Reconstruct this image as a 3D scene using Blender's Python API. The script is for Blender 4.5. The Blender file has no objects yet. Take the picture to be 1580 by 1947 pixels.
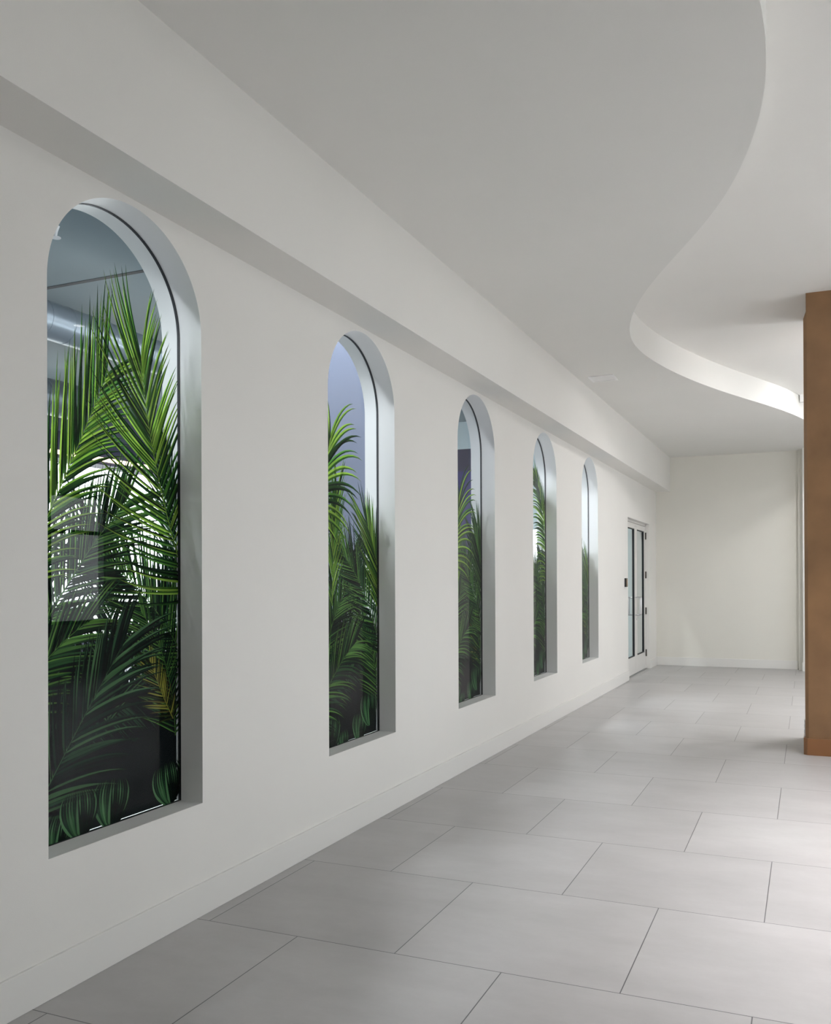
import bpy, bmesh, math, random
from mathutils import Vector, Matrix
PI = math.pi
SC = bpy.context.scene
COL = SC.collection

# ------------------------------------------------------------------ camera
cam_data = bpy.data.cameras.new('camera')
cam = bpy.data.objects.new('camera', cam_data)
COL.objects.link(cam)
RT = Vector((0.916, 0.402, -0.004)).normalized()
FW = Vector((-0.402, 0.916, 0.003)); FW = (FW - FW.dot(RT) * RT).normalized()
UP = RT.cross(FW)
cam.matrix_world = Matrix(((RT.x, UP.x, -FW.x, 0), (RT.y, UP.y, -FW.y, 0), (RT.z, UP.z, -FW.z, 1.5), (0, 0, 0, 1)))
cam_data.sensor_fit = 'HORIZONTAL'
cam_data.sensor_width = 36.0
cam_data.lens = 36.0 * 1716.46 / 1580.0
cam_data.shift_y = (1099.87 - 973.5) / 1580.0
cam_data.clip_start = 0.05
SC.camera = cam

# ------------------------------------------------------------------ world, exposure
SC.view_settings.view_transform = 'Standard'
SC.view_settings.look = 'None'
SC.view_settings.gamma = 1
SC.view_settings.use_curve_mapping = False
SC.view_settings.exposure = 0.0
w = bpy.data.worlds.new('sky'); SC.world = w; w.use_nodes = True
bg = w.node_tree.nodes['Background']
bg.inputs['Color'].default_value = (0.92, 0.96, 1.0, 1)
bg.inputs['Strength'].default_value = 5.5
SC.cycles.max_bounces = 10
SC.cycles.diffuse_bounces = 6
SC.cycles.transparent_max_bounces = 40

def area(name, loc, rot, sx, sy, energy, color, spread=180, shape='RECTANGLE', portal=False):
    l = bpy.data.lights.new(name, 'AREA'); l.shape = shape; l.size = sx
    if shape in ('RECTANGLE', 'ELLIPSE'): l.size_y = sy
    l.energy = energy; l.color = color; l.spread = math.radians(spread)
    o = bpy.data.objects.new(name, l); COL.objects.link(o); o.location = loc; o.rotation_euler = rot
    if portal: l.cycles.is_portal = True
    return o

# openings that let the daylight in (portals only guide the sampling of the sky)
area('storefront_portal', (6.35, 7.9, 1.9), (0, PI/2, 0), 2.2, 8.8, 1, (1, 1, 1), portal=True)
area('far_glazing_portal', (-12.0, 9.0, 2.0), (0, -PI/2, 0), 3.2, 18.0, 1, (1, 1, 1), portal=True)

# ------------------------------------------------------------------ measures (metres)
XW = -2.526          # face of the window wall
WT = 0.2202          # its thickness
XG = XW - 0.1212     # glass face
ZS = 3.061           # underside of the wall beam
XB = XW + 0.248      # outer face of the beam
ZC = 3.659           # lower ceiling
ZU = 3.955           # upper ceiling
YE = 16.38           # end wall
YN = -4.0            # wall behind the camera
XR = 6.0             # storefront wall
SB, WW, ZB, ZT, RV = [2.4517, 4.52, 6.584, 8.6663, 10.7328], 0.9001, 0.5017, 3.0317, 0.4233
DY0, DY1, DZ = 13.70, 15.655, 2.452

# ------------------------------------------------------------------ materials
def mat(name, color, rough=0.6, metal=0.0, spec=0.5):
    m = bpy.data.materials.new(name); m.use_nodes = True
    b = m.node_tree.nodes['Principled BSDF']
    b.inputs['Base Color'].default_value = (*color, 1); b.inputs['Roughness'].default_value = rough
    b.inputs['Metallic'].default_value = metal; b.inputs['Specular IOR Level'].default_value = spec
    return m
def s2l(c): return tuple(((v/255)/12.92 if v/255 <= .04045 else ((v/255+.055)/1.055)**2.4) for v in c)
def nodes(m): return m.node_tree.nodes, m.node_tree.links
def noisy(m, scale, amount, detail=4, bump=0.0, bscale=None, stretch=None):
    """mottle the base colour with an object-space noise"""
    N, L = nodes(m); b = N['Principled BSDF']; base = b.inputs['Base Color'].default_value[:]
    tc = N.new('ShaderNodeTexCoord'); mp = N.new('ShaderNodeMapping')
    if stretch: mp.inputs['Scale'].default_value = stretch
    L.new(tc.outputs['Object'], mp.inputs['Vector'])
    n = N.new('ShaderNodeTexNoise'); n.inputs['Scale'].default_value = scale; n.inputs['Detail'].default_value = detail
    L.new(mp.outputs[0], n.inputs['Vector'])
    r = N.new('ShaderNodeMapRange'); r.inputs['From Min'].default_value = .3; r.inputs['From Max'].default_value = .7
    r.inputs['To Min'].default_value = 1-amount; r.inputs['To Max'].default_value = 1+amount
    L.new(n.outputs['Fac'], r.inputs['Value'])
    v = N.new('ShaderNodeVectorMath'); v.operation = 'SCALE'; v.inputs[0].default_value = base[:3]
    L.new(r.outputs[0], v.inputs['Scale']); L.new(v.outputs[0], b.inputs['Base Color'])
    if bump:
        n2 = N.new('ShaderNodeTexNoise'); n2.inputs['Scale'].default_value = bscale or 200; n2.inputs['Detail'].default_value = 2
        L.new(tc.outputs['Object'], n2.inputs['Vector'])
        bp = N.new('ShaderNodeBump'); bp.inputs['Strength'].default_value = bump; bp.inputs['Distance'].default_value = .002
        L.new(n2.outputs['Fac'], bp.inputs['Height']); L.new(bp.outputs[0], b.inputs['Normal'])
    return m
M = {}
M['wall'] = noisy(mat('white_wall_paint', (.80, .789, .762), .7, spec=.3), 1.5, .01, bump=.15, bscale=350)
M['ceil'] = noisy(mat('ceiling_paint', (.805, .80, .775), .85, spec=.2), 1.2, .01, bump=.1, bscale=300)
M['ceil_upper_lit'] = noisy(mat('upper_ceiling_lit_paint', (.875, .865, .84), .85, spec=.2), 1.2, .01, bump=.1, bscale=300)  # stronger light on the upper ceiling put into its colour, lower one toned down
M['end'] = noisy(mat('warm_white_paint', (.78, .765, .71), .75, spec=.2), 1.5, .012, bump=.2, bscale=300)
M['trim'] = mat('trim_enamel', (.79, .782, .76), .45)
M['reveal'] = mat('reveal_paint', (.84, .85, .85), .45)
M['brown'] = noisy(mat('brown_plaster', s2l((142, 108, 75)), .45), 3.2, .17, detail=7, bump=.25, bscale=40)
M['brownbase'] = noisy(mat('brown_base', s2l((142, 98, 62)), .35), 6, .04)
M['door'] = mat('door_paint', (.74, .73, .71), .35)
M['steel'] = mat('brushed_steel', (.72, .72, .74), .28, 1.0)
M['darkhinge'] = mat('bronze_hinge', (.06, .05, .045), .4, .6)
M['rubber'] = mat('black_gasket', (.012, .014, .018), .5)
M['black'] = mat('black_plastic', (.01, .01, .012), .3)
M['amber'] = mat('amber_key', (.35, .22, .10), .4)
M['white'] = mat('white_plastic', (.88, .88, .88), .4)
M['room2ceil'] = noisy(mat('blue_grey_ceiling', s2l((122, 137, 142)), .5), .8, .04)
M['room2wall'] = noisy(mat('lavender_grey_wall', s2l((100, 107, 126)), .7), 1.2, .04)
M['room2light'] = mat('pale_blue_wall', s2l((200, 216, 222)), .7)
M['violet'] = noisy(mat('dark_violet_wall', s2l((46, 44, 78)), .5), 2, .2)
M['duct'] = mat('galvanised_duct', (.24, .28, .32), .30, .55)
M['floor2'] = mat('dark_floor', (.16, .17, .18), .4)
M['paving'] = mat('pale_paving', (.55, .55, .53), .8)
M['alu'] = mat('anodised_frame', (.35, .36, .37), .35, .8)

def glass_mat(name, tint=(1, 1, 1), ior=1.45):
    m = bpy.data.materials.new(name); m.use_nodes = True; N, L = nodes(m)
    N.remove(N['Principled BSDF'])
    t = N.new('ShaderNodeBsdfTransparent'); t.inputs[0].default_value = (*tint, 1)
    g = N.new('ShaderNodeBsdfGlossy'); g.inputs['Roughness'].default_value = 0.0
    lw = N.new('ShaderNodeLayerWeight'); lw.inputs['Blend'].default_value = .5
    pw = N.new('ShaderNodeMath'); pw.operation = 'POWER'; pw.inputs[1].default_value = 5
    f = N.new('ShaderNodeMath'); f.operation = 'MULTIPLY_ADD'; f.inputs[1].default_value = .9
    f.inputs[2].default_value = .6*((ior-1)/(ior+1))**2
    L.new(lw.outputs['Facing'], pw.inputs[0]); L.new(pw.outputs[0], f.inputs[0])
    mx = N.new('ShaderNodeMixShader')
    L.new(f.outputs[0], mx.inputs[0]); L.new(t.outputs[0], mx.inputs[1]); L.new(g.outputs[0], mx.inputs[2])
    L.new(mx.outputs[0], N['Material Output'].inputs['Surface'])
    return m
M['glass'] = glass_mat('clear_glass', (.97, .99, .985))
M['doorglass'] = glass_mat('door_glass', (.50, .52, .49), 1.6)

def emit(name, col, s):
    m = bpy.data.materials.new(name); m.use_nodes = True; N, L = nodes(m)
    b = N['Principled BSDF']; b.inputs['Base Color'].default_value = (.02, .02, .02, 1); b.inputs['Emission Color'].default_value = (*col, 1); b.inputs['Emission Strength'].default_value = s
    return m
M['lamp'] = emit('lamp_face', (1, .96, .9), 12)
M['led'] = emit('led_strip', (1, .78, .5), 5)
M['bluescreen'] = emit('blue_light', (.04, .03, .6), .16)

def leaf_material():
    m = bpy.data.materials.new('printed_leaf_film'); m.use_nodes = True; N, L = nodes(m)
    N.remove(N['Principled BSDF'])
    a = N.new('ShaderNodeAttribute'); a.attribute_name = 'print_colour'
    d = N.new('ShaderNodeBsdfDiffuse'); t = N.new('ShaderNodeBsdfTranslucent')
    mx = N.new('ShaderNodeMixShader'); mx.inputs[0].default_value = .42
    L.new(a.outputs['Color'], d.inputs['Color']); L.new(a.outputs['Color'], t.inputs['Color'])
    L.new(d.outputs[0], mx.inputs[1]); L.new(t.outputs[0], mx.inputs[2])
    L.new(mx.outputs[0], N['Material Output'].inputs['Surface'])
    return m
M['leaf'] = leaf_material()

TR, TW, TL, U0, V0 = 0.0037, 0.9291, 0.9022, 3.3039, -1.9862
def floor_material():
    m = mat('porcelain_tile', (.5, .5, .5), .38); N, L = nodes(m); b = N['Principled BSDF']
    g = N.new('ShaderNodeNewGeometry'); mp = N.new('ShaderNodeMapping'); mp.vector_type = 'POINT'
    # v = x c + y s - V0 ; u = -x s + y c - U0   (rows of square tiles, half bond)
    mp.inputs['Rotation'].default_value = (0, 0, -TR); mp.inputs['Location'].default_value = (-V0 + 40*TL, -U0 + 40*TW, 0)
    L.new(g.outputs['Position'], mp.inputs['Vector'])
    br = N.new('ShaderNodeTexBrick'); br.offset = .5; br.offset_frequency = 2; br.squash = 1
    br.inputs['Scale'].default_value = 1; br.inputs['Mortar Size'].default_value = .0022; br.inputs['Mortar Smooth'].default_value = .1
    br.inputs['Brick Width'].default_value = TL; br.inputs['Row Height'].default_value = TW; br.inputs['Bias'].default_value = 0
    br.inputs['Color1'].default_value = (.412, .406, .406, 1); br.inputs['Color2'].default_value = (.45, .443, .443, 1)
    br.inputs['Mortar'].default_value = (.10, .10, .105, 1)
    L.new(mp.outputs[0], br.inputs['Vector'])
    n1 = N.new('ShaderNodeTexNoise'); n1.inputs['Scale'].default_value = 1.7; n1.inputs['Detail'].default_value = 8; n1.inputs['Roughness'].default_value = .62
    st = N.new('ShaderNodeMapping'); st.inputs['Scale'].default_value = (1, 2.2, 1)
    L.new(g.outputs['Position'], st.inputs['Vector']); L.new(st.outputs[0], n1.inputs['Vector'])
    r1 = N.new('ShaderNodeMapRange'); r1.inputs['From Min'].default_value = .3; r1.inputs['From Max'].default_value = .7
    r1.inputs['To Min'].default_value = .91; r1.inputs['To Max'].default_value = 1.09
    L.new(n1.outputs['Fac'], r1.inputs['Value'])
    n2 = N.new('ShaderNodeTexNoise'); n2.inputs['Scale'].default_value = 14; n2.inputs['Detail'].default_value = 10; n2.inputs['Roughness'].default_value = .75
    L.new(g.outputs['Position'], n2.inputs['Vector'])
    r2 = N.new('ShaderNodeMapRange'); r2.inputs['From Min'].default_value = .3; r2.inputs['From Max'].default_value = .7
    r2.inputs['To Min'].default_value = .975; r2.inputs['To Max'].default_value = 1.025
    L.new(n2.outputs['Fac'], r2.inputs['Value'])
    mu = N.new('ShaderNodeMath'); mu.operation = 'MULTIPLY'; L.new(r1.outputs[0], mu.inputs[0]); L.new(r2.outputs[0], mu.inputs[1])
    v = N.new('ShaderNodeVectorMath'); v.operation = 'SCALE'; L.new(br.outputs['Color'], v.inputs[0]); L.new(mu.outputs[0], v.inputs['Scale'])
    L.new(v.outputs[0], b.inputs['Base Color'])
    rr = N.new('ShaderNodeMapRange'); rr.inputs['To Min'].default_value = .30; rr.inputs['To Max'].default_value = .46
    L.new(n1.outputs['Fac'], rr.inputs['Value']); L.new(rr.outputs[0], b.inputs['Roughness'])
    inv = N.new('ShaderNodeMath'); inv.operation = 'SUBTRACT'; inv.inputs[0].default_value = 1; L.new(br.outputs['Fac'], inv.inputs[1])
    bp = N.new('ShaderNodeBump'); bp.inputs['Strength'].default_value = .5; bp.inputs['Distance'].default_value = .002
    L.new(inv.outputs[0], bp.inputs['Height']); L.new(bp.outputs[0], b.inputs['Normal'])
    return m
M['floor'] = floor_material()

# ------------------------------------------------------------------ builders
def link(name, me, m=None, parent=None, kind=None):
    o = bpy.data.objects.new(name, me); COL.objects.link(o)
    if m is not None and me is not None: me.materials.append(m)
    if parent is not None: o.parent = parent
    if kind: o['kind'] = kind
    return o
class MB:
    def __init__(s): s.v = []; s.f = []; s.sm = []
    def quad(s, *p, smooth=False):
        i = len(s.v); s.v += [tuple(q) for q in p]; s.f.append(tuple(range(i, i+len(p)))); s.sm.append(smooth)
    def box(s, x0, x1, y0, y1, z0, z1):
        i = len(s.v)
        s.v += [(x, y, z) for x in (x0, x1) for y in (y0, y1) for z in (z0, z1)]
        for f in ((0,1,3,2), (4,6,7,5), (0,4,5,1), (2,3,7,6), (0,2,6,4), (1,5,7,3)):
            s.f.append(tuple(i+k for k in f)); s.sm.append(False)
    def grid(s, rows, smooth=True, closed=False):
        i = len(s.v); n = len(rows[0])
        for r in rows: s.v += [tuple(q) for q in r]
        for a in range(len(rows)-1):
            for b in range(n-1 if not closed else n):
                c = (b+1) % n
                s.f.append((i+a*n+b, i+a*n+c, i+(a+1)*n+c, i+(a+1)*n+b)); s.sm.append(smooth)
    def tube(s, pts, r, n=12, caps=True):
        pts = [Vector(p) for p in pts]; rings = []
        for k, p in enumerate(pts):
            d = (pts[min(k+1, len(pts)-1)] - pts[max(k-1, 0)]).normalized()
            a = d.orthogonal().normalized() if k == 0 else (pa - d*pa.dot(d)).normalized()
            pa = a; b = d.cross(a); rr = r[k] if isinstance(r, (list, tuple)) else r
            rings.append([p + rr*(math.cos(2*PI*j/n)*a + math.sin(2*PI*j/n)*b) for j in range(n)])
        s.grid(rings, True, True)
        if caps: s.quad(*rings[0]); s.quad(*rings[-1])
    def build(s, name, m, parent=None, kind=None, bevel=0, orig=None):
        me = bpy.data.meshes.new(name)
        o0 = Vector(orig) if orig else Vector((0, 0, 0))
        me.from_pydata([Vector(v)-o0 for v in s.v], [], s.f); me.validate()
        for p, q in zip(me.polygons, s.sm): p.use_smooth = q
        bm = bmesh.new(); bm.from_mesh(me); bmesh.ops.recalc_face_normals(bm, faces=bm.faces); bm.to_mesh(me); bm.free()
        o = link(name, me, m, parent, kind); o.location = o0
        if bevel:
            b = o.modifiers.new('bevel', 'BEVEL'); b.width = bevel; b.segments = 2; b.limit_method = 'ANGLE'
        return o
def thing(name, loc, label=None, cat=None, group=None, kind=None):
    o = bpy.data.objects.new(name, None); COL.objects.link(o); o.location = loc; o.empty_display_size = .1
    if label: o['label'] = label; o['category'] = cat
    if group: o['group'] = group
    if kind: o['kind'] = kind
    return o
def tag(o, label, cat, group=None):
    o['label'] = label; o['category'] = cat
    if group: o['group'] = group
    return o
def local(parent, mb):        # shift world-built shapes under a parent standing at a place
    L = parent.location; mb.v = [(a[0]-L.x, a[1]-L.y, a[2]-L.z) for a in mb.v]; return mb
def part(name, mb, m, parent, root=None, bevel=0):
    return local(root or parent, mb).build(name, m, parent, bevel=bevel)

# ------------------------------------------------------------------ floor
b = MB(); b.box(XW-WT, XR, YN, YE+.2, -.15, 0)
b.build('floor', M['floor'], kind='structure')
b = MB(); b.box(-12.2, XW-WT, YN, 17.2, -.15, 0); b.build('floor', M['floor2'], kind='structure')
b = MB(); b.box(-60, -12.2, -30, 60, -.3, -.1); b.build('ground', M['paving'], kind='structure')
b = MB(); b.box(XR+.2, 50, -30, 60, -.3, -.1); b.build('ground', M['paving'], kind='structure')

# ------------------------------------------------------------------ window wall with its arched openings
def arch_pts(s0, n=56, z0=ZB, inset=0.0):
    """outline in (y, z): bottom left, up, over the arch, bottom right"""
    r = WW/2 - inset; cy = s0 + WW/2; zc = ZT - RV; rv = RV - inset
    p = [(cy-r, z0+inset)]
    p += [(cy - r*math.cos(PI*k/n), zc + rv*math.sin(PI*k/n)) for k in range(n+1)]
    p += [(cy+r, z0+inset)]
    return p
def window_wall():
    b = MB(); top = 4.75
    for X in (XW, XW-WT):
        y = YN
        for s0 in SB:
            b.quad((X, y, 0), (X, s0, 0), (X, s0, top), (X, y, top))
            b.quad((X, s0, 0), (X, s0+WW, 0), (X, s0+WW, ZB), (X, s0, ZB))
            a = arch_pts(s0)[1:-1]
            for k in range(len(a)-1):
                b.quad((X, a[k][0], a[k][1]), (X, a[k+1][0], a[k+1][1]), (X, a[k+1][0], top), (X, a[k][0], top))
            y = s0+WW
        b.quad((X, y, 0), (X, DY0, 0), (X, DY0, top), (X, y, top))
        b.quad((X, DY0, DZ), (X, DY1, DZ), (X, DY1, top), (X, DY0, top))
        b.quad((X, DY1, 0), (X, YE+.2, 0), (X, YE+.2, top), (X, DY1, top))
    for (y0, z0, y1, z1) in ((DY0, 0, DY0, DZ), (DY0, DZ, DY1, DZ), (DY1, DZ, DY1, 0)):
        b.quad((XW, y0, z0), (XW, y1, z1), (XW-WT, y1, z1), (XW-WT, y0, z0))
    b.build('wall_left', M['wall'], kind='structure')
window_wall()
for i, s0 in enumerate(SB):
    root = thing('window_%d' % (i+1), (XG, s0+WW/2, ZB), kind='structure')
    p = arch_pts(s0)
    # lining of the opening, in front of and behind the glass
    b = MB()
    for (xa, xb) in ((XW, XG), (XG, XW-WT)):
        b.quad((xa, p[0][0], p[0][1]), (xa, p[-1][0], p[-1][1]), (xb, p[-1][0], p[-1][1]), (xb, p[0][0], p[0][1]))
        b.quad((xa, *p[0]), (xa, *p[1]), (xb, *p[1]), (xb, *p[0]))
        b.quad((xa, *p[-1]), (xa, *p[-2]), (xb, *p[-2]), (xb, *p[-1]))
        b.grid([[(xa, *q) for q in p[1:-1]], [(xb, *q) for q in p[1:-1]]])
    part('window_lining', b, M['reveal'], root)
    b = MB(); q1 = arch_pts(s0, inset=.001); q2 = arch_pts(s0, inset=.0025)
    q1.append(q1[0]); q2.append(q2[0])
    for X in (XG+.002, XG-.012): b.grid([[(X, *q) for q in q1], [(X, *q) for q in q2]], False)
    b.grid([[(XG+.002, *q) for q in q2], [(XG-.012, *q) for q in q2]], False)
    part('gasket', b, M['rubber'], root)
    b = MB(); q = arch_pts(s0, inset=.004)
    b.quad(*[(XG, *t) for t in q])
    part('glass_pane', b, M['glass'], root)

# baseboards
def baseboard(name, segs, m=None):
    b = MB()
    for (x0, x1, y0, y1) in segs: b.box(x0, x1, y0, y1, 0, .146)
    return b.build(name, m or M['trim'], kind='structure', bevel=.002)
baseboard('baseboard_left', [(XW-.001, XW+.013, YN, DY0-.0), (XW-.001, XW+.013, DY1, YE)])
baseboard('baseboard_end', [(XW+.014, -.215, YE-.013, YE+.001)], M['trim'])

# beam over the window wall
b = MB(); b.box(XW-.02, XB, YN, YE, ZS, ZU+.1)
b.build('trim_1', M['wall'], kind='structure')

# end wall and the return at its right
b = MB(); b.box(XW-WT, -.2, YE, YE+.2, 0, 4.7); b.build('wall_end', M['end'], kind='structure')
b = MB(); b.box(-.2, -.132, 16.27, YE+.2, 0, ZC+.01); b.build('trim_2', M['end'], kind='structure')
b = MB(); b.box(-.132, .6, 16.1, YE+.2, 0, 4.7); b.build('wall_right', M['wall'], kind='structure')
baseboard('baseboard_right', [(-.145, .6, 16.087, 16.101)])
b = MB(); b.box(.6, XR+.2, YE, YE+.2, 0, 4.7); b.build('wall_far', M['wall'], kind='structure')
b = MB(); b.box(XW-WT, XR+.2, YN-.2, YN, 0, 4.7); b.build('wall_back', M['wall'], kind='structure')

# ------------------------------------------------------------------ ceilings
CURVE = [(-2.2,-4.0),(-1.9,-3.0),(-1.62,-2.0),(-1.47,-1.0),(-1.40,0.0),(-1.20,.9),(-.85,1.7),(-.50,2.4),(-.27,2.95),(-.185,3.3),
 (-.1574,3.565),(-.1555,3.81),(-.1598,4.004),(-.167,4.15),(-.1834,4.352),(-.2231,4.5647),(-.2762,4.8269),(-.3467,5.0843),(-.4289,5.3416),
 (-.5075,5.535),(-.6527,5.8647),(-.7626,6.0792),(-.9078,6.3688),(-1.0702,6.7174),(-1.1961,7.0096),(-1.3032,7.3302),(-1.3855,7.6321),
 (-1.4378,7.869),(-1.4852,8.2023),(-1.4925,8.5217),(-1.4633,8.8822),(-1.3578,9.4533),(-1.2339,9.9553),(-1.0742,10.4855),(-.8921,10.971),
 (-.696,11.4938),(-.4813,11.9857),(-.3113,12.4057),(-.1944,12.8207),(-.0707,13.2824),(.05,13.8),(.25,14.6),(.6,15.4),(1.2,16.0),(2.2,YE)]
def smooth_curve(P, it=2):
    for _ in range(it):
        Q = [P[0]]
        for k in range(1, len(P)-1):
            Q.append(((P[k-1][0]+2*P[k][0]+P[k+1][0])/4, (P[k-1][1]+2*P[k][1]+P[k+1][1])/4))
        P = Q+[P[-1]]
    out = []
    for k in range(len(P)-1):
        p0, p1, p2, p3 = P[max(k-1, 0)], P[k], P[k+1], P[min(k+2, len(P)-1)]
        for j in range(4):
            t = j/4
            out.append(tuple(.5*((2*p1[a]) + (-p0[a]+p2[a])*t + (2*p0[a]-5*p1[a]+4*p2[a]-p3[a])*t*t + (-p0[a]+3*p1[a]-3*p2[a]+p3[a])*t**3) for a in (0, 1)))
    return out+[P[-1]]
CV = smooth_curve(CURVE)
b = MB()
b.grid([[(XW, y, ZC) for x, y in CV], [(x, y, ZC) for x, y in CV]], False)
b.grid([[(x, y, ZC) for x, y in CV], [(x, y, ZU+.05) for x, y in CV]], True)
b.build('ceiling', M['ceil'], kind='structure')
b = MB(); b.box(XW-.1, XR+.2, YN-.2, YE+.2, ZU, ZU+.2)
b.build('ceiling', M['ceil_upper_lit'], kind='structure')

# ------------------------------------------------------------------ storefront at the right
def storefront(name, X, y0, y1, z0, z1, zt, pitch, m):
    root = thing(name, (X, (y0+y1)/2, z0), kind='structure')
    b = MB(); n = max(1, round((y1-y0)/pitch)); t = .03
    for zz in (z0, z1-.06): b.box(X-.06, X+.06, y0, y1, zz, zz+.06)
    for k in range(n+1):
        y = y0+(y1-y0)*k/n; b.box(X-.06, X+.06, y-t, y+t, z0, z1)
    if zt: b.box(X-.06, X+.06, y0, y1, zt-.03, zt+.03)
    part('window_frame', b, m, root)
    b = MB(); b.quad((X, y0, z0), (X, y1, z0), (X, y1, z1), (X, y0, z1)); part('glass_pane', b, M['glass'], root)
b = MB(); b.box(XR, XR+.2, YN-.2, YE+.2, 3.0, 4.7); b.box(XR, XR+.2, YN-.2, 3.5, 0, 3.0); b.box(XR, XR+.2, 12.3, YE+.2, 0, 3.0); b.box(XR, XR+.2, 3.5, 12.3, 0, .8)
b.build('wall_storefront', M['wall'], kind='structure')
storefront('window_6', XR+.1, 3.5, 12.3, .8, 3.0, 2.35, 1.26, M['alu'])

# ------------------------------------------------------------------ brown column
col = thing('column', (.45, 8.41, 0), 'brown plaster column with a painted base on the tiled floor', 'column')
def prism(b, poly, z0, z1, poly2=None):
    poly2 = poly2 or poly; n = len(poly)
    lo = [(x, y, z0) for x, y in poly]; hi = [(x, y, z1) for x, y in poly2]
    for k in range(n): b.quad(lo[k], lo[(k+1) % n], hi[(k+1) % n], hi[k])
    b.quad(*lo); b.quad(*hi)
x0 = -.056; yf = 8.425
pl = [(x0+.026, yf), (.95, yf), (.95, yf+.9), (x0, yf+.9), (x0, yf+.022)]
pt = [(-.032, yf), (.95, yf), (.95, yf+.9), (-.036, yf+.9), (-.036, yf+.004)]
b = MB(); prism(b, pl, 0, 3.74); prism(b, pl, 3.74, 3.80, pt); prism(b, pt, 3.80, ZU+.01)
part('column_shaft', b, M['brown'], col)
pb = [(x0+.016, yf-.014), (.965, yf-.014), (.965, yf+.914), (x0-.013, yf+.914), (x0-.013, yf+.014)]
b = MB(); prism(b, pb, 0, .142)
part('column_base', b, M['brownbase'], col, bevel=.0015)
# outlet on the side of the column, seen edge-on
ot = thing('wall_outlet', (x0, 8.52, .21), 'grey wall outlet on the side of the brown column, seen edge-on above its base', 'outlet')
b = MB(); b.box(x0-.008, x0, 8.47, 8.55, .15, .285); part('cover_plate', b, M['steel'], ot, bevel=.001)
for z in (.19, .235):
    b = MB(); b.box(x0-.0095, x0-.006, 8.49, 8.53, z-.014, z+.014); part('socket', b, M['black'], ot)

# ------------------------------------------------------------------ double door
dr = thing('door_1', (XW-.064, (DY0+DY1)/2, 0), kind='structure')
XD = XW-.064
b = MB()
fy0, fy1 = DY0+.001, DY1-.001
for (ya, yb) in ((fy0, fy0+.035), (fy1-.035, fy1)): b.box(XD-.09, XD+.004, ya, yb, 0, DZ-.001)
b.box(XD-.09, XD+.004, fy0, fy1, DZ-.038, DZ-.001)
part('door_frame', b, M['door'], dr, bevel=.001)
ym = 14.725
def door_leaf(y0, y1, hinge_y, handle_y):
    b = MB(); zt = DZ-.045; g0, g1, gz0, gz1 = y0+.105, y1-.105, .285, 2.325
    b.box(XD-.045, XD, y0, g0, .012, zt); b.box(XD-.045, XD, g1, y1, .012, zt)
    b.box(XD-.045, XD, g0, g1, .012, gz0); b.box(XD-.045, XD, g0, g1, gz1, zt)
    lf = part('door_leaf', b, M['door'], dr, bevel=.001)
    R = dr
    b = MB()
    for (a0, a1, c0, c1) in ((g0, g0+.012, gz0, gz1), (g1-.016, g1, gz0, gz1), (g0, g1, gz0, gz0+.012), (g0, g1, gz1-.012, gz1)):
        b.box(XD-.035, XD-.004, a0, a1, c0, c1)
    part('gasket', b, M['rubber'], lf, R)
    b = MB(); b.quad((XD-.02, g0, gz0), (XD-.02, g1, gz0), (XD-.02, g1, gz1), (XD-.02, g0, gz1)); part('glass_pane', b, M['doorglass'], lf, R)
    for z in (.27, .98, 1.59, 2.25):
        b = MB(); b.tube([(XD+.010, hinge_y, z-.058), (XD+.010, hinge_y, z+.058)], .011, 10); part('hinge', b, M['darkhinge'], lf, R)
    for sx in (1, -1):
        X0 = XD if sx > 0 else XD-.045
        P = []
        for (dx, z) in ((0, .945), (.055, .945), (.070, .953), (.076, .97), (.076, 1.20), (.070, 1.217), (.055, 1.225), (0, 1.225)):
            P.append((X0+sx*dx, handle_y, z))
        b = MB(); b.tube(P, .0105, 10); part('pull_handle', b, M['steel'], lf, R)
    if handle_y > ym:
        b = MB(); b.tube([(XD, handle_y+.0, .875), (XD+.012, handle_y, .875)], .016, 16); part('lock_cylinder', b, M['steel'], lf, R)
    b = MB(); b.tube([(XD-.001, handle_y+(.01 if handle_y > ym else -.01), 2.365), (XD+.004, handle_y+(.01 if handle_y > ym else -.01), 2.365)], .008, 10); part('bolt_head', b, M['steel'], lf, R)
door_leaf(ym+.003, fy1-.038, fy1-.036, ym+.055)
door_leaf(fy0+.038, ym-.003, fy0+.036, ym-.055)
b = MB(); b.box(XD-.08, XD+.02, fy0, fy1, 0, .010); part('threshold', b, M['alu'], dr)

# access reader beside the door
rd = thing('card_reader', (XW, 13.44, 1.46), 'small black card reader on the white wall left of the glazed double door', 'card reader')
b = MB(); b.box(XW, XW+.006, 13.355, 13.525, 1.388, 1.545); part('back_plate', b, M['white'], rd, bevel=.002)
b = MB(); b.box(XW+.006, XW+.032, 13.38, 13.50, 1.402, 1.532); part('reader_body', b, M['black'], rd, bevel=.004)
b = MB()
for r in range(4):
    for c in range(3): b.box(XW+.032, XW+.035, 13.40+c*.03, 13.42+c*.03, 1.42+r*.026, 1.437+r*.026)
part('keypad', b, M['amber'], rd)

# ceiling vent
vt = thing('ceiling_vent', (-2.03, 9.62, ZC), 'small white square vent set in the lower ceiling near the beam', 'vent')
b = MB()
for (a, c, d, e) in ((-2.165, -1.895, 9.485, 9.51), (-2.165, -1.895, 9.73, 9.755), (-2.165, -2.14, 9.51, 9.73), (-1.92, -1.895, 9.51, 9.73)): b.box(a, c, d, e, ZC-.008, ZC)
part('vent_frame', b, M['white'], vt)
b = MB()
for k in range(7):
    y = 9.512+k*.031; b.quad((-2.14, y, ZC-.006), (-1.92, y, ZC-.006), (-1.92, y+.027, ZC-.006), (-2.14, y+.027, ZC-.006))
part('vent_slats', b, M['white'], vt)
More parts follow.
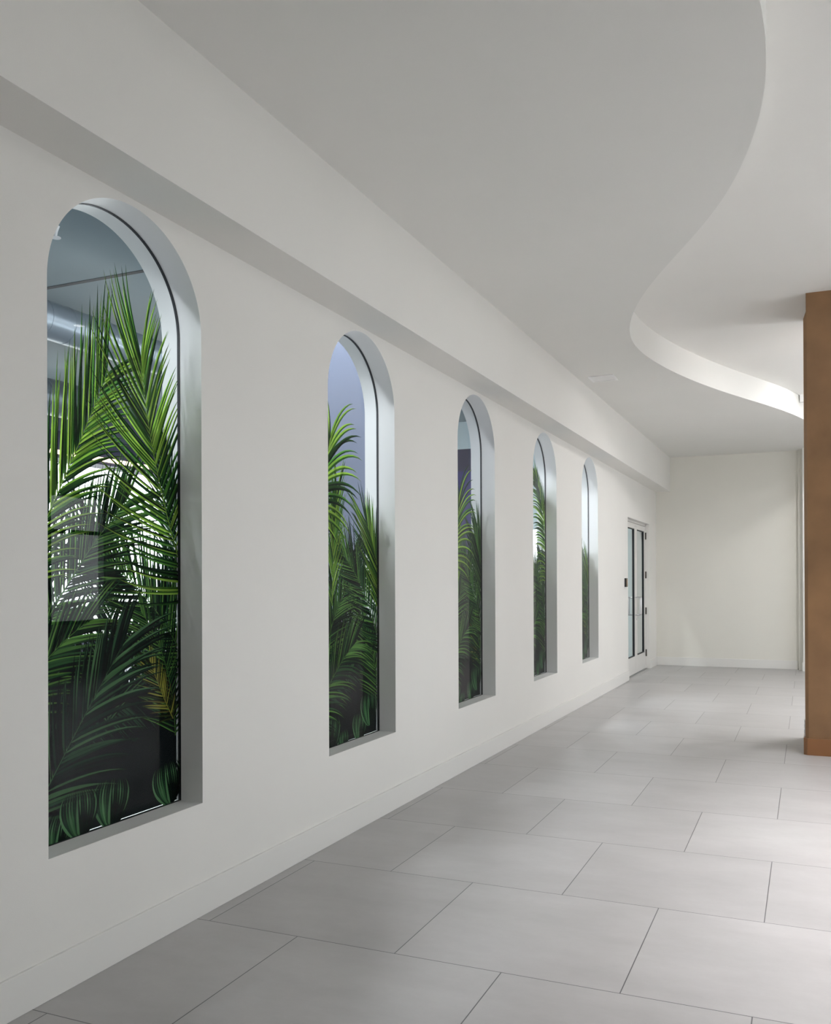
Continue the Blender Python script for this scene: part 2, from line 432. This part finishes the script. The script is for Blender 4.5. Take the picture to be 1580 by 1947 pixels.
# small box by the column
b = MB(); b.box(-.135, -.02, 13.0, 13.08, ZU-.10, ZU)
tag(b.build('ceiling_box', M['white'], bevel=.004), 'small pale grey box on the upper ceiling, half hidden by the brown column', 'ceiling fixture')

# ------------------------------------------------------------------ lamps
def downlight(x, y, z, energy, label, spread=100, color=(1, .97, .96), r=.05, tilt=(0, 0, 0)):
    t = thing('downlight', (x, y, z), label, 'ceiling light', 'recessed ceiling downlights')
    b = MB(); n = 28
    b.grid([[(rr*math.cos(2*PI*k/n), rr*math.sin(2*PI*k/n), zz) for k in range(n)] for rr, zz in ((r+.02, 0), (r+.02, -.006), (r, -.006), (r, 0))], True, True)
    b.build('trim_ring', M['white'], t)
    b = MB(); b.quad(*[(r*math.cos(2*PI*k/n), r*math.sin(2*PI*k/n), -.002) for k in range(n)]); b.build('lamp_face', M['lamp'], t)
    l = area('downlight_lamp', (0, 0, -.008), tilt, 2*r, 2*r, energy, color, spread, 'DISK'); l.parent = t
WASH = [(.5, 10.15, 15), (.5, 12.3, 19), (.8, 13.8, 16)]
for x, y, e in WASH: downlight(x, y, ZU, e, 'recessed downlight in the upper ceiling, aimed at the wall of arched windows', spread=140, tilt=(0, .6, 0))
downlight(-.1+.6, 14.0, ZU, 16, 'recessed downlight added in the upper ceiling to brighten the end wall', spread=140, tilt=(.8, 0, 0))  # added lamp that lifts the end wall
LAMPS = [(.7, 9.9, 26), (.7, 10.5, 22), (.9, 13.1, 26), (2.6, 9.9, 40), (2.6, 12.5, 40), (2.3, 7.2, 40), (3.6, 5.0, 30)]
for x, y, e in ((1.1, 6.6, 44), (1.2, 5.2, 66), (1.3, 3.8, 62)): downlight(x, y, ZU, e*.56, 'recessed downlight in the upper ceiling with a narrow beam', spread=84, color=(1, .965, .975))
for x, y, e in LAMPS:
    downlight(x, y, ZU, e*.5, 'recessed round downlight in the upper ceiling')

def pendant(x, y, z, e):  # unseen globes, added for their light on fascia and upper ceiling
    t = thing('fill_globe_pendant', (x, y, z), 'added globe pendant, unseen behind the brown column, lighting the ceiling fascia', 'pendant light', 'added globe pendants behind the brown column')
    b = MB(); n, m_, r = 24, 12, .15
    b.grid([[(r*math.sin(PI*a/m_)*math.cos(2*PI*k/n), r*math.sin(PI*a/m_)*math.sin(2*PI*k/n), r*math.cos(PI*a/m_)) for k in range(n)] for a in range(m_+1)], True, True)
    b.build('globe', e, t)
    b = MB(); b.tube([(0, 0, .145), (0, 0, ZU-z)], .006, 8); b.build('stem', M['darkhinge'], t)
    b = MB(); b.tube([(0, 0, ZU-z-.02), (0, 0, ZU-z)], .05, 20); b.build('canopy', M['darkhinge'], t)
GL = emit('fill_globe_glow', (.97, .985, 1), 27)
for x, y, z in ((1.5, 9.5, 3.0), (1.5, 10.5, 3.0), (1.5, 11.5, 3.0)): pendant(x, y, z, GL)
for x, y in ((2.4, 6.8), (2.3, 4.6), (2.3, 1.6)):  # added globes, hung high so they brighten only upper ceiling and fascia
    t = thing('fill_ceiling_globe', (x, y, 3.80), 'small globe light added close under the upper ceiling to brighten it', 'ceiling light', 'added small ceiling globes')
    b = MB(); n, m_, r = 20, 10, .08
    b.grid([[(r*math.sin(PI*a/m_)*math.cos(2*PI*k/n), r*math.sin(PI*a/m_)*math.sin(2*PI*k/n), r*math.cos(PI*a/m_)) for k in range(n)] for a in range(m_+1)], True, True)
    b.build('globe', emit('fill_small_globe_glow', (1, .98, .95), 50), t)
    b = MB(); b.tube([(0, 0, .07), (0, 0, ZU-3.80)], .03, 16); b.build('stem', M['white'], t)

# ------------------------------------------------------------------ room behind the window wall
Z2 = 4.7
b = MB(); b.box(-12.2, XW-WT, YN-.2, 17.4, Z2, Z2+.2); b.build('ceiling', M['room2ceil'], kind='structure')
b = MB(); b.box(-12.2, XW-WT, 7.34, 7.40, Z2-.004, Z2+.01); b.build('trim_3', M['rubber'], kind='structure')
b = MB(); b.box(-12.2, XW-WT, YN-.2, YN, 0, Z2); b.build('wall_back', M['room2wall'], kind='structure')
b = MB(); b.box(-12.2, XW-WT, 17.0, 17.2, 4.15, Z2); b.build('wall_far', M['room2light'], kind='structure')
b = MB(); b.box(-12.2, -5.35, 17.0, 17.2, 0, 4.15); b.build('wall_far', M['violet'], kind='structure')
b = MB(); b.box(-5.35, -5.08, 17.0, 17.2, 0, 4.15); b.box(-4.82, XW-WT, 17.0, 17.2, 0, 4.15); b.box(-5.08, -4.82, 17.0, 17.2, 2.5, 4.15); b.box(-5.08, -4.82, 17.0, 17.2, 0, .9)
b.build('wall_far', M['room2light'], kind='structure')
b = MB(); b.box(-12.2, -12.0, YN-.2, 17.2, 3.7, Z2); b.box(-12.2, -12.0, YN-.2, 0, 0, 3.7); b.box(-12.2, -12.0, YN-.2, 17.2, 0, .45)
b.build('wall_outer', M['room2wall'], kind='structure')
storefront('window_7', -12.1, 0, 17.2, .45, 3.7, 0, 2.4, M['alu'])
b = MB(); b.box(-4.35, -3.02, 6.78, 7.25, 0, Z2); b.build('wall_pier', M['room2wall'], kind='structure')
# bulkhead and warm strip over the outer glazing
b = MB(); b.box(-10.6, -10.2, 2, 17, 3.35, 3.75); b.build('trim_4', M['violet'], kind='structure')
b = MB(); b.box(-10.19, -10.17, 9.6, 12.2, 3.40, 3.46)
tag(b.build('strip_light', M['led']), 'warm linear strip light seen through the nearest window behind the palm leaves', 'strip light')
b = MB(); b.box(-6.75, -6.05, 16.93, 16.98, 2.6, 3.7)
tag(b.build('screen', M['bluescreen']), 'dim blue screen on the dark wall seen through the third window', 'screen')
for k, y in enumerate((-1.5, 1.0, 3.5, 6.0, 8.5, 11.0, 13.5)):
    t = thing('linear_light', (-3.7, y, Z2), 'linear ceiling light of the room behind the arched windows', 'ceiling light', 'linear lights behind the arched windows')
    b = MB(); b.box(-3.78, -3.62, y-.6, y+.6, Z2-.06, Z2); part('housing', b, M['white'], t)
    b = MB(); b.quad((-3.76, y-.58, Z2-.0605), (-3.64, y-.58, Z2-.0605), (-3.64, y+.58, Z2-.0605), (-3.76, y+.58, Z2-.0605)); part('diffuser', b, M['lamp'], t)
    l = area('linear_lamp', (0, 0, -.07), (0, 0, 0), .14, 1.16, 95, (.90, .95, 1)); l.parent = t
TG = emit('fill_tube_glow', (.88, .94, 1), 36)
for y in (-.6, 1.9, 7.3, 8.7, 10.1, 11.4):  # tubes added out of view to throw sideways light on the window reveals
    t = thing('fill_tube_pendant', (-4.8, y, 3.1), 'unseen tube light added behind the arched windows to brighten their reveals', 'pendant light', 'added tube lights behind the arched windows')
    b = MB(); b.tube([(0, -.6, 0), (0, .6, 0)], .035, 14); b.build('tube', TG, t)
    b = MB(); b.box(-.04, .04, -.62, .62, .036, .07)
    b.build('housing', M['white'], t)
    for dy in (-.45, .45):
        b = MB(); b.tube([(0, dy, .07), (0, dy, Z2-3.1)], .003, 6); b.build('cable', M['steel'], t)
# air ducts
def duct(x, z, r, y0, y1, label):
    t = thing('air_duct', (x, y0, z), label, 'air duct', 'round galvanised air ducts')
    b = MB(); n = 40
    b.grid([[(r*math.cos(2*PI*k/n), yy-y0, r*math.sin(2*PI*k/n)) for k in range(n)] for yy in (y0, y1)], True, True)
    for yy in (y0, y1): b.quad(*[(r*math.cos(2*PI*k/n), yy-y0, r*math.sin(2*PI*k/n)) for k in range(n)])
    b.build('duct_pipe', M['duct'], t)
    b = MB()
    b.grid([[(rr*math.cos(2*PI*k/n), dy, rr*math.sin(2*PI*k/n)) for k in range(n)] for rr, dy in ((r, -.004), (r+.003, -.004), (r+.003, .004), (r, .004))], False, True)
    ring = b.build('seam_ring', M['duct'], t); k = 1
    y = max(y0, 3.4); ring.location.y = y-y0
    while y+.3 < y1:
        y += .3; o = ring.copy(); COL.objects.link(o); o.parent = t; o.location.y = y-y0
duct(-7.0, 4.13, .19, -2, 12, 'long round grey air duct under the ceiling behind the nearest window')
duct(-9.2, 3.95, .24, -2, 9.4, 'lower round grey air duct that ends short, behind the nearest window')
# sprinkler
sp = thing('sprinkler_head', (-6.2, 6.12, Z2), 'white sprinkler head hanging from the ceiling behind the nearest window', 'sprinkler')
b = MB(); b.tube([(-6.2, 6.12, Z2), (-6.2, 6.12, Z2-.05), (-6.2, 6.12, Z2-.09)], [.035, .018, .012], 14); part('sprinkler_body', b, M['white'], sp)
b = MB(); b.tube([(-6.2, 6.12, Z2-.10), (-6.2, 6.12, Z2-.106)], .045, 18); part('deflector', b, M['white'], sp)

# ------------------------------------------------------------------ palm leaf film on the glass
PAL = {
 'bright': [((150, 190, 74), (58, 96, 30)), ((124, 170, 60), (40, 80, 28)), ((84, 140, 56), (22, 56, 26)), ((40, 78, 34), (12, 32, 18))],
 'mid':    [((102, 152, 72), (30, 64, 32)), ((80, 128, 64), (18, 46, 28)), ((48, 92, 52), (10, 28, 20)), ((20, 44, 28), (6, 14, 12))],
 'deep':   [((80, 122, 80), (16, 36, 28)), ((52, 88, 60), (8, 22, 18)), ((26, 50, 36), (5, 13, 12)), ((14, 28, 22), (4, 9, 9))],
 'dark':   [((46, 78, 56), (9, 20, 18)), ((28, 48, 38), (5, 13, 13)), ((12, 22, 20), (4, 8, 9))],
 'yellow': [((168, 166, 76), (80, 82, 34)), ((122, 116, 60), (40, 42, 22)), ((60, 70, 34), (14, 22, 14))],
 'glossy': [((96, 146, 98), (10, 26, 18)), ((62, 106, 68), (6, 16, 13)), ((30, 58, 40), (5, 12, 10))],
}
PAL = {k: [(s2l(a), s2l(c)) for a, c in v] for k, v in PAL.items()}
U_MIN, U_MAX = .001, WW-.001
def clip(poly):
    for ax, lim, sg in ((0, U_MIN, 1), (0, U_MAX, -1), (1, .002, 1)):
        out = []
        for k in range(len(poly)):
            a, c = poly[k], poly[(k+1) % len(poly)]
            ia, ic = sg*(a[ax]-lim) >= 0, sg*(c[ax]-lim) >= 0
            if ia: out.append(a)
            if ia != ic:
                t = (lim-a[ax])/(c[ax]-a[ax]); out.append((a[0]+(c[0]-a[0])*t, a[1]+(c[1]-a[1])*t))
        poly = out
        if len(poly) < 3: return None
    return poly
class Film:
    def __init__(s, root, y0, x): s.root = root; s.y0 = y0; s.x = x; s.V = []; s.F = []; s.C = []
    def poly(s, pts, col):
        p = clip(pts)
        if not p: return
        i = len(s.V); s.V += [(s.x, s.y0+u, ZB+v) for u, v in p]; s.F.append(tuple(range(i, i+len(p)))); s.C.append(col)
    def blade(s, u, v, ang, L, wid, curl, cols, rnd, n=8):
        pts = []; a = ang; st = L/n
        for k in range(n+1):
            pts.append((u, v, a)); u += st*math.cos(a); v += st*math.sin(a); a += curl/n*(.4+1.2*k/n)
        c1, c2 = cols; s.x -= 6e-6
        j = rnd.uniform(.8, 1.2)
        for k in range(n):
            t0, t1 = k/n, (k+1)/n
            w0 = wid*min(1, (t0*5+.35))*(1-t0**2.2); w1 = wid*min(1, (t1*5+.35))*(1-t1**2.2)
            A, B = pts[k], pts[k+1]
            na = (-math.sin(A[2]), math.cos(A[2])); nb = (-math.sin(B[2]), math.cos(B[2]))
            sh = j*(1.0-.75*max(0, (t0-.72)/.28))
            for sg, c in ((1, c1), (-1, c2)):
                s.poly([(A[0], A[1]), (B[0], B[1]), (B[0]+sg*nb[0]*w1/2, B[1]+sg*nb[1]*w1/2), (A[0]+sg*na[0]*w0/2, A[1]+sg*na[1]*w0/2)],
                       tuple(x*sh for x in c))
    def done(s, name):
        if not s.F: return
        me = bpy.data.meshes.new(name); L = s.root.location
        me.from_pydata([(a-L.x, c-L.y, d-L.z) for a, c, d in s.V], [], s.F)
        at = me.color_attributes.new('print_colour', 'FLOAT_COLOR', 'CORNER')
        k = 0
        for p, c in zip(me.polygons, s.C):
            for _ in range(p.loop_total): at.data[k].color = (*c, 1); k += 1
        return link(name, me, M['leaf'], s.root)
def bez(P, t):
    (a, b_), (c, d), (e, f) = P
    x = (1-t)**2*a+2*t*(1-t)*c+t*t*e; y = (1-t)**2*b_+2*t*(1-t)*d+t*t*f
    dx = 2*(1-t)*(c-a)+2*t*(e-c); dy = 2*(1-t)*(d-b_)+2*t*(f-d)
    return x, y, math.atan2(dy, dx)
def frond(root, y0, x, P, n_=34, L=(.4, .4), ang=(60, 18), curl=(10, 10), wid=.017, pal='mid', seed=0, sides=(1, -1), name='palm_frond', t0=.02, prof=None):
    rnd = random.Random(seed); F = Film(root, y0, x); R = math.radians
    n = int(n_*(1.25 if pal == 'bright' else 1.45)); wid *= (1.0 if pal == 'bright' else .86)
    cols = PAL[pal]
    for k in range(n):
        t = t0+(1-t0)*k/(n-1)
        for sd in sides:
            tt = min(1, max(0, t+rnd.uniform(-.008, .008)))
            u, v, a = bez(P, tt)
            Ls = L[0] if sd > 0 else L[1]; cu = curl[0] if sd > 0 else curl[1]
            pr = prof(t) if prof else (.72+.28*math.sin(PI*(.15+.7*t)))
            an = ang[0]+(ang[1]-ang[0])*t
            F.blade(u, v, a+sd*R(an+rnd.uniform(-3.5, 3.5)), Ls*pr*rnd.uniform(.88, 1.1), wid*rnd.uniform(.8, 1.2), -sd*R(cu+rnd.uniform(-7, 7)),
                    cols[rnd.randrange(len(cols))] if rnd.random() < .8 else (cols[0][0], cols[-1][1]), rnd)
    F.x -= -6e-4 if False else 2e-5
    prev = None; c1, c2 = cols[0]; N = 16
    for k in range(N+1):
        u, v, a = bez(P, k/N); w_ = .008*(1-.75*k/N)
        e = ((u-math.sin(a)*w_/2, v+math.cos(a)*w_/2), (u, v), (u+math.sin(a)*w_/2, v-math.cos(a)*w_/2))
        if prev:
            F.x = x+4e-5
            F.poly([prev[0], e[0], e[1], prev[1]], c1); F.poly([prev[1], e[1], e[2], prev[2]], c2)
        prev = e
    return F.done(name)
def broad(root, y0, x, u, v, ang, L, W_, pal='glossy', seed=1, name='broad_leaf'):
    """a heart-shaped leaf of curved ribbed lobes"""
    rnd = random.Random(seed); F = Film(root, y0, x); R = math.radians; c = PAL[pal]; n = 9
    a = R(ang)
    for k in range(7):
        for sd in (1, -1):
            d0 = 5+9.5*k; q = R(d0)
            F.blade(u, v, a+sd*q, L*q/math.sin(q), L*.15, -sd*2*q, c[(0, 2, 1, 0, 1, 2, 0)[k]], rnd, n=14)
    return F.done(name)
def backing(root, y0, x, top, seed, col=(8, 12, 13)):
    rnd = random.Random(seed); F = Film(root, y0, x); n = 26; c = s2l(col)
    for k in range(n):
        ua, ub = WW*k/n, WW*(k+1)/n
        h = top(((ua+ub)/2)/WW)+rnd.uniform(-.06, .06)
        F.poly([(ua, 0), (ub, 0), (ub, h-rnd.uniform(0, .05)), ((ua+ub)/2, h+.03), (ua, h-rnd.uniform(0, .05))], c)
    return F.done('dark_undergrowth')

def design_a(root, y0, x):
    d = 9e-4*2; L = [x-.0006]
    def nx(): L[0] -= 1.1e-3; return L[0]
    broad(root, y0, nx(), .283, -.01, 92, .19, .075, seed=3); broad(root, y0, nx(), .45, -.01, 84, .20, .085, seed=4)
    broad(root, y0, nx(), .835, .0, 100, .19, .07, seed=5); broad(root, y0, nx(), .16, -.05, 75, .16, .07, seed=6)
    frond(root, y0, nx(), ((.02, .08), (.27, .42), (.52, .72)), 26, (.34, .47), (50, 20), (12, -28), .026, 'deep', 5)
    frond(root, y0, nx(), ((.86, .38), (.78, .5), (.71, .64)), 12, (.16, .12), (58, 22), (-10, 10), .016, 'yellow', 9)
    frond(root, y0, nx(), ((1.0, .90), (.70, 1.50), (.655, 1.96)), 40, (.52, .40), (68, 16), (20, -16), .018, 'bright', 1)
    frond(root, y0, nx(), ((-.06, .92), (.2, 1.36), (.44, 1.84)), 36, (.52, .36), (34, 24), (4, -38), .018, 'bright', 2)
    frond(root, y0, nx(), ((.88, .30), (.86, .66), (.66, .86)), 22, (.30, .16), (62, 24), (-14, 8), .014, 'mid', 7)
    frond(root, y0, nx(), ((-.10, .45), (.08, .72), (.34, .84)), 24, (.30, .34), (46, 20), (14, -24), .020, 'mid', 8)
    frond(root, y0, nx(), ((.08, .78), (.26, 1.06), (.56, 1.34)), 32, (.38, .42), (50, 22), (8, -18), .017, 'mid', 3)
    frond(root, y0, nx(), ((1.0, .55), (.78, .95), (.34, 1.14)), 34, (.36, .42), (60, 22), (10, -6), .018, 'mid', 4)
    frond(root, y0, nx(), ((.45, .40), (.52, .85), (.40, 1.22)), 30, (.34, .34), (44, 20), (-12, -18), .017, 'deep', 10)
    frond(root, y0, nx(), ((.95, .95), (.92, 1.3), (.78, 1.62)), 26, (.34, .2), (40, 18), (-10, -8), .016, 'deep', 11)
    frond(root, y0, nx(), ((.02, .50), (.10, .95), (.05, 1.30)), 26, (.2, .36), (36, 20), (6, -20), .018, 'deep', 12)
    frond(root, y0, nx(), ((.60, .62), (.80, .80), (.95, 1.05)), 24, (.34, .34), (56, 24), (6, -10), .020, 'deep', 13)
    frond(root, y0, nx(), ((.10, .40), (.36, .52), (.60, .48)), 22, (.24, .24), (60, 24), (8, -12), .022, 'dark', 14)
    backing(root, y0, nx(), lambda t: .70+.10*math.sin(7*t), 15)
def design_b(root, y0, x, v):
    """v = 0..3 picks the variant of a window"""
    L = [x-.0006]
    def nx(): L[0] -= 1.1e-3; return L[0]
    q = 20*v
    if v == 0:
        fan = ((.04, 1.36), (.18, 1.58), (.245, 1.83)); dy = 0
    elif v == 1:
        fan = ((.20, 1.10), (.33, 1.40), (.36, 1.66)); dy = 0
    frond(root, y0, nx(), ((.0, .12), (.25, .45), (.55, .60)), 24, (.34, .36), (56, 22), (10, -42), .026, 'mid', q+1)
    broad(root, y0, nx(), .77, .06, 95, .22, .10, 'glossy', q+2); broad(root, y0, nx(), .62, -.02, 85, .18, .08, 'glossy', q+3)
    broad(root, y0, nx(), .22, -.04, 80, .24, .07, 'glossy', q+4); broad(root, y0, nx(), .42, -.05, 98, .13, .06, 'glossy', q+5)
    if v < 2:
        frond(root, y0, nx(), fan, 15, (.34, .52), (70, 12), (-20, -62), .030, 'bright', q+6)
        frond(root, y0, nx(), ((.99, .72), (.93, 1.15), (.76, 1.36)), 34, (.42, .34), (36, 14), (-8, -6), .018, 'bright' if v == 0 else 'mid', q+7)
        if v == 1:
            frond(root, y0, nx(), ((1.02, 1.0), (.95, 1.25), (.86, 1.42)), 26, (.46, .34), (28, 10), (-6, -10), .020, 'mid', q+16)
        frond(root, y0, nx(), ((.28, .85), (.30, 1.25), (.34, 1.52)), 26, (.34, .34), (26, 12), (-6, -10), .016, 'bright', q+8)
    elif v == 2:
        frond(root, y0, nx(), ((.985, .95), (.93, 1.72), (.56, 2.12)), 44, (.44, .2), (76, 20), (-46, 10), .026, 'bright', q+6)
        frond(root, y0, nx(), ((.95, 1.70), (.80, 1.95), (.56, 2.08)), 20, (.3, .24), (40, 14), (-10, 6), .020, 'mid', q+7)
    else:
        frond(root, y0, nx(), ((.90, .92), (.86, 1.14), (.74, 1.28)), 26, (.38, .30), (36, 14), (-12, -8), .020, 'bright', q+6)
        frond(root, y0, nx(), ((.30, .90), (.42, 1.15), (.52, 1.30)), 22, (.30, .30), (40, 16), (-12, -18), .018, 'mid', q+7)
    frond(root, y0, nx(), ((.95, .50), (.78, .98), (.36, 1.20)), 36, (.34, .38), (58, 22), (10, -16), .018, 'mid', q+9)
    frond(root, y0, nx(), ((.12, .40), (.28, .85), (.62, 1.06)), 34, (.36, .38), (50, 22), (12, -26), .018, 'mid', q+10)
    frond(root, y0, nx(), ((.93, .18), (.86, .60), (.60, .88)), 28, (.34, .2), (54, 20), (-18, 4), .020, 'mid', q+11)
    if v in (1, 3): frond(root, y0, nx(), ((.84, .30), (.76, .45), (.66, .62)), 12, (.18, .12), (58, 22), (-10, 10), .018, 'yellow', q+12)
    frond(root, y0, nx(), ((.50, .35), (.46, .80), (.55, 1.15)), 30, (.32, .34), (44, 20), (-10, -14), .018, 'deep', q+13)
    frond(root, y0, nx(), ((.98, .75), (.9, 1.05), (.80, 1.25)), 24, (.4, .2), (50, 20), (-8, -8), .020, 'deep', q+14)
    frond(root, y0, nx(), ((.05, .55), (.16, .95), (.12, 1.35)), 26, (.2, .36), (40, 20), (6, -20), .018, 'deep', q+15)
    frond(root, y0, nx(), ((.20, .30), (.45, .50), (.85, .52)), 26, (.26, .26), (60, 26), (6, -12), .024, 'dark', q+17)
    tp = (.78, .85, .92, .90)[v]
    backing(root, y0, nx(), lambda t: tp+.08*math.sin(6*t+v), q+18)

WL = ['palm leaf film on the nearest, largest arched window, broad leaves along its sill',
      'palm leaf film on the second arched window, bright fan curving from its left edge',
      'printed palm film on the third arched window, against a dark violet background',
      'palm leaf film on the fourth arched window, leaflets drooping from a stem at right',
      'printed palm film on the farthest arched window, low leaves reaching only half its height']
for i, s0 in enumerate(SB):
    r = thing('palm_print', (XG-.008, s0+WW/2, ZB), WL[i], 'window film', 'palm leaf films on the arched windows')
    if i == 0: design_a(r, s0, XG-.0022)
    else: design_b(r, s0, XG-.0022, i-1)
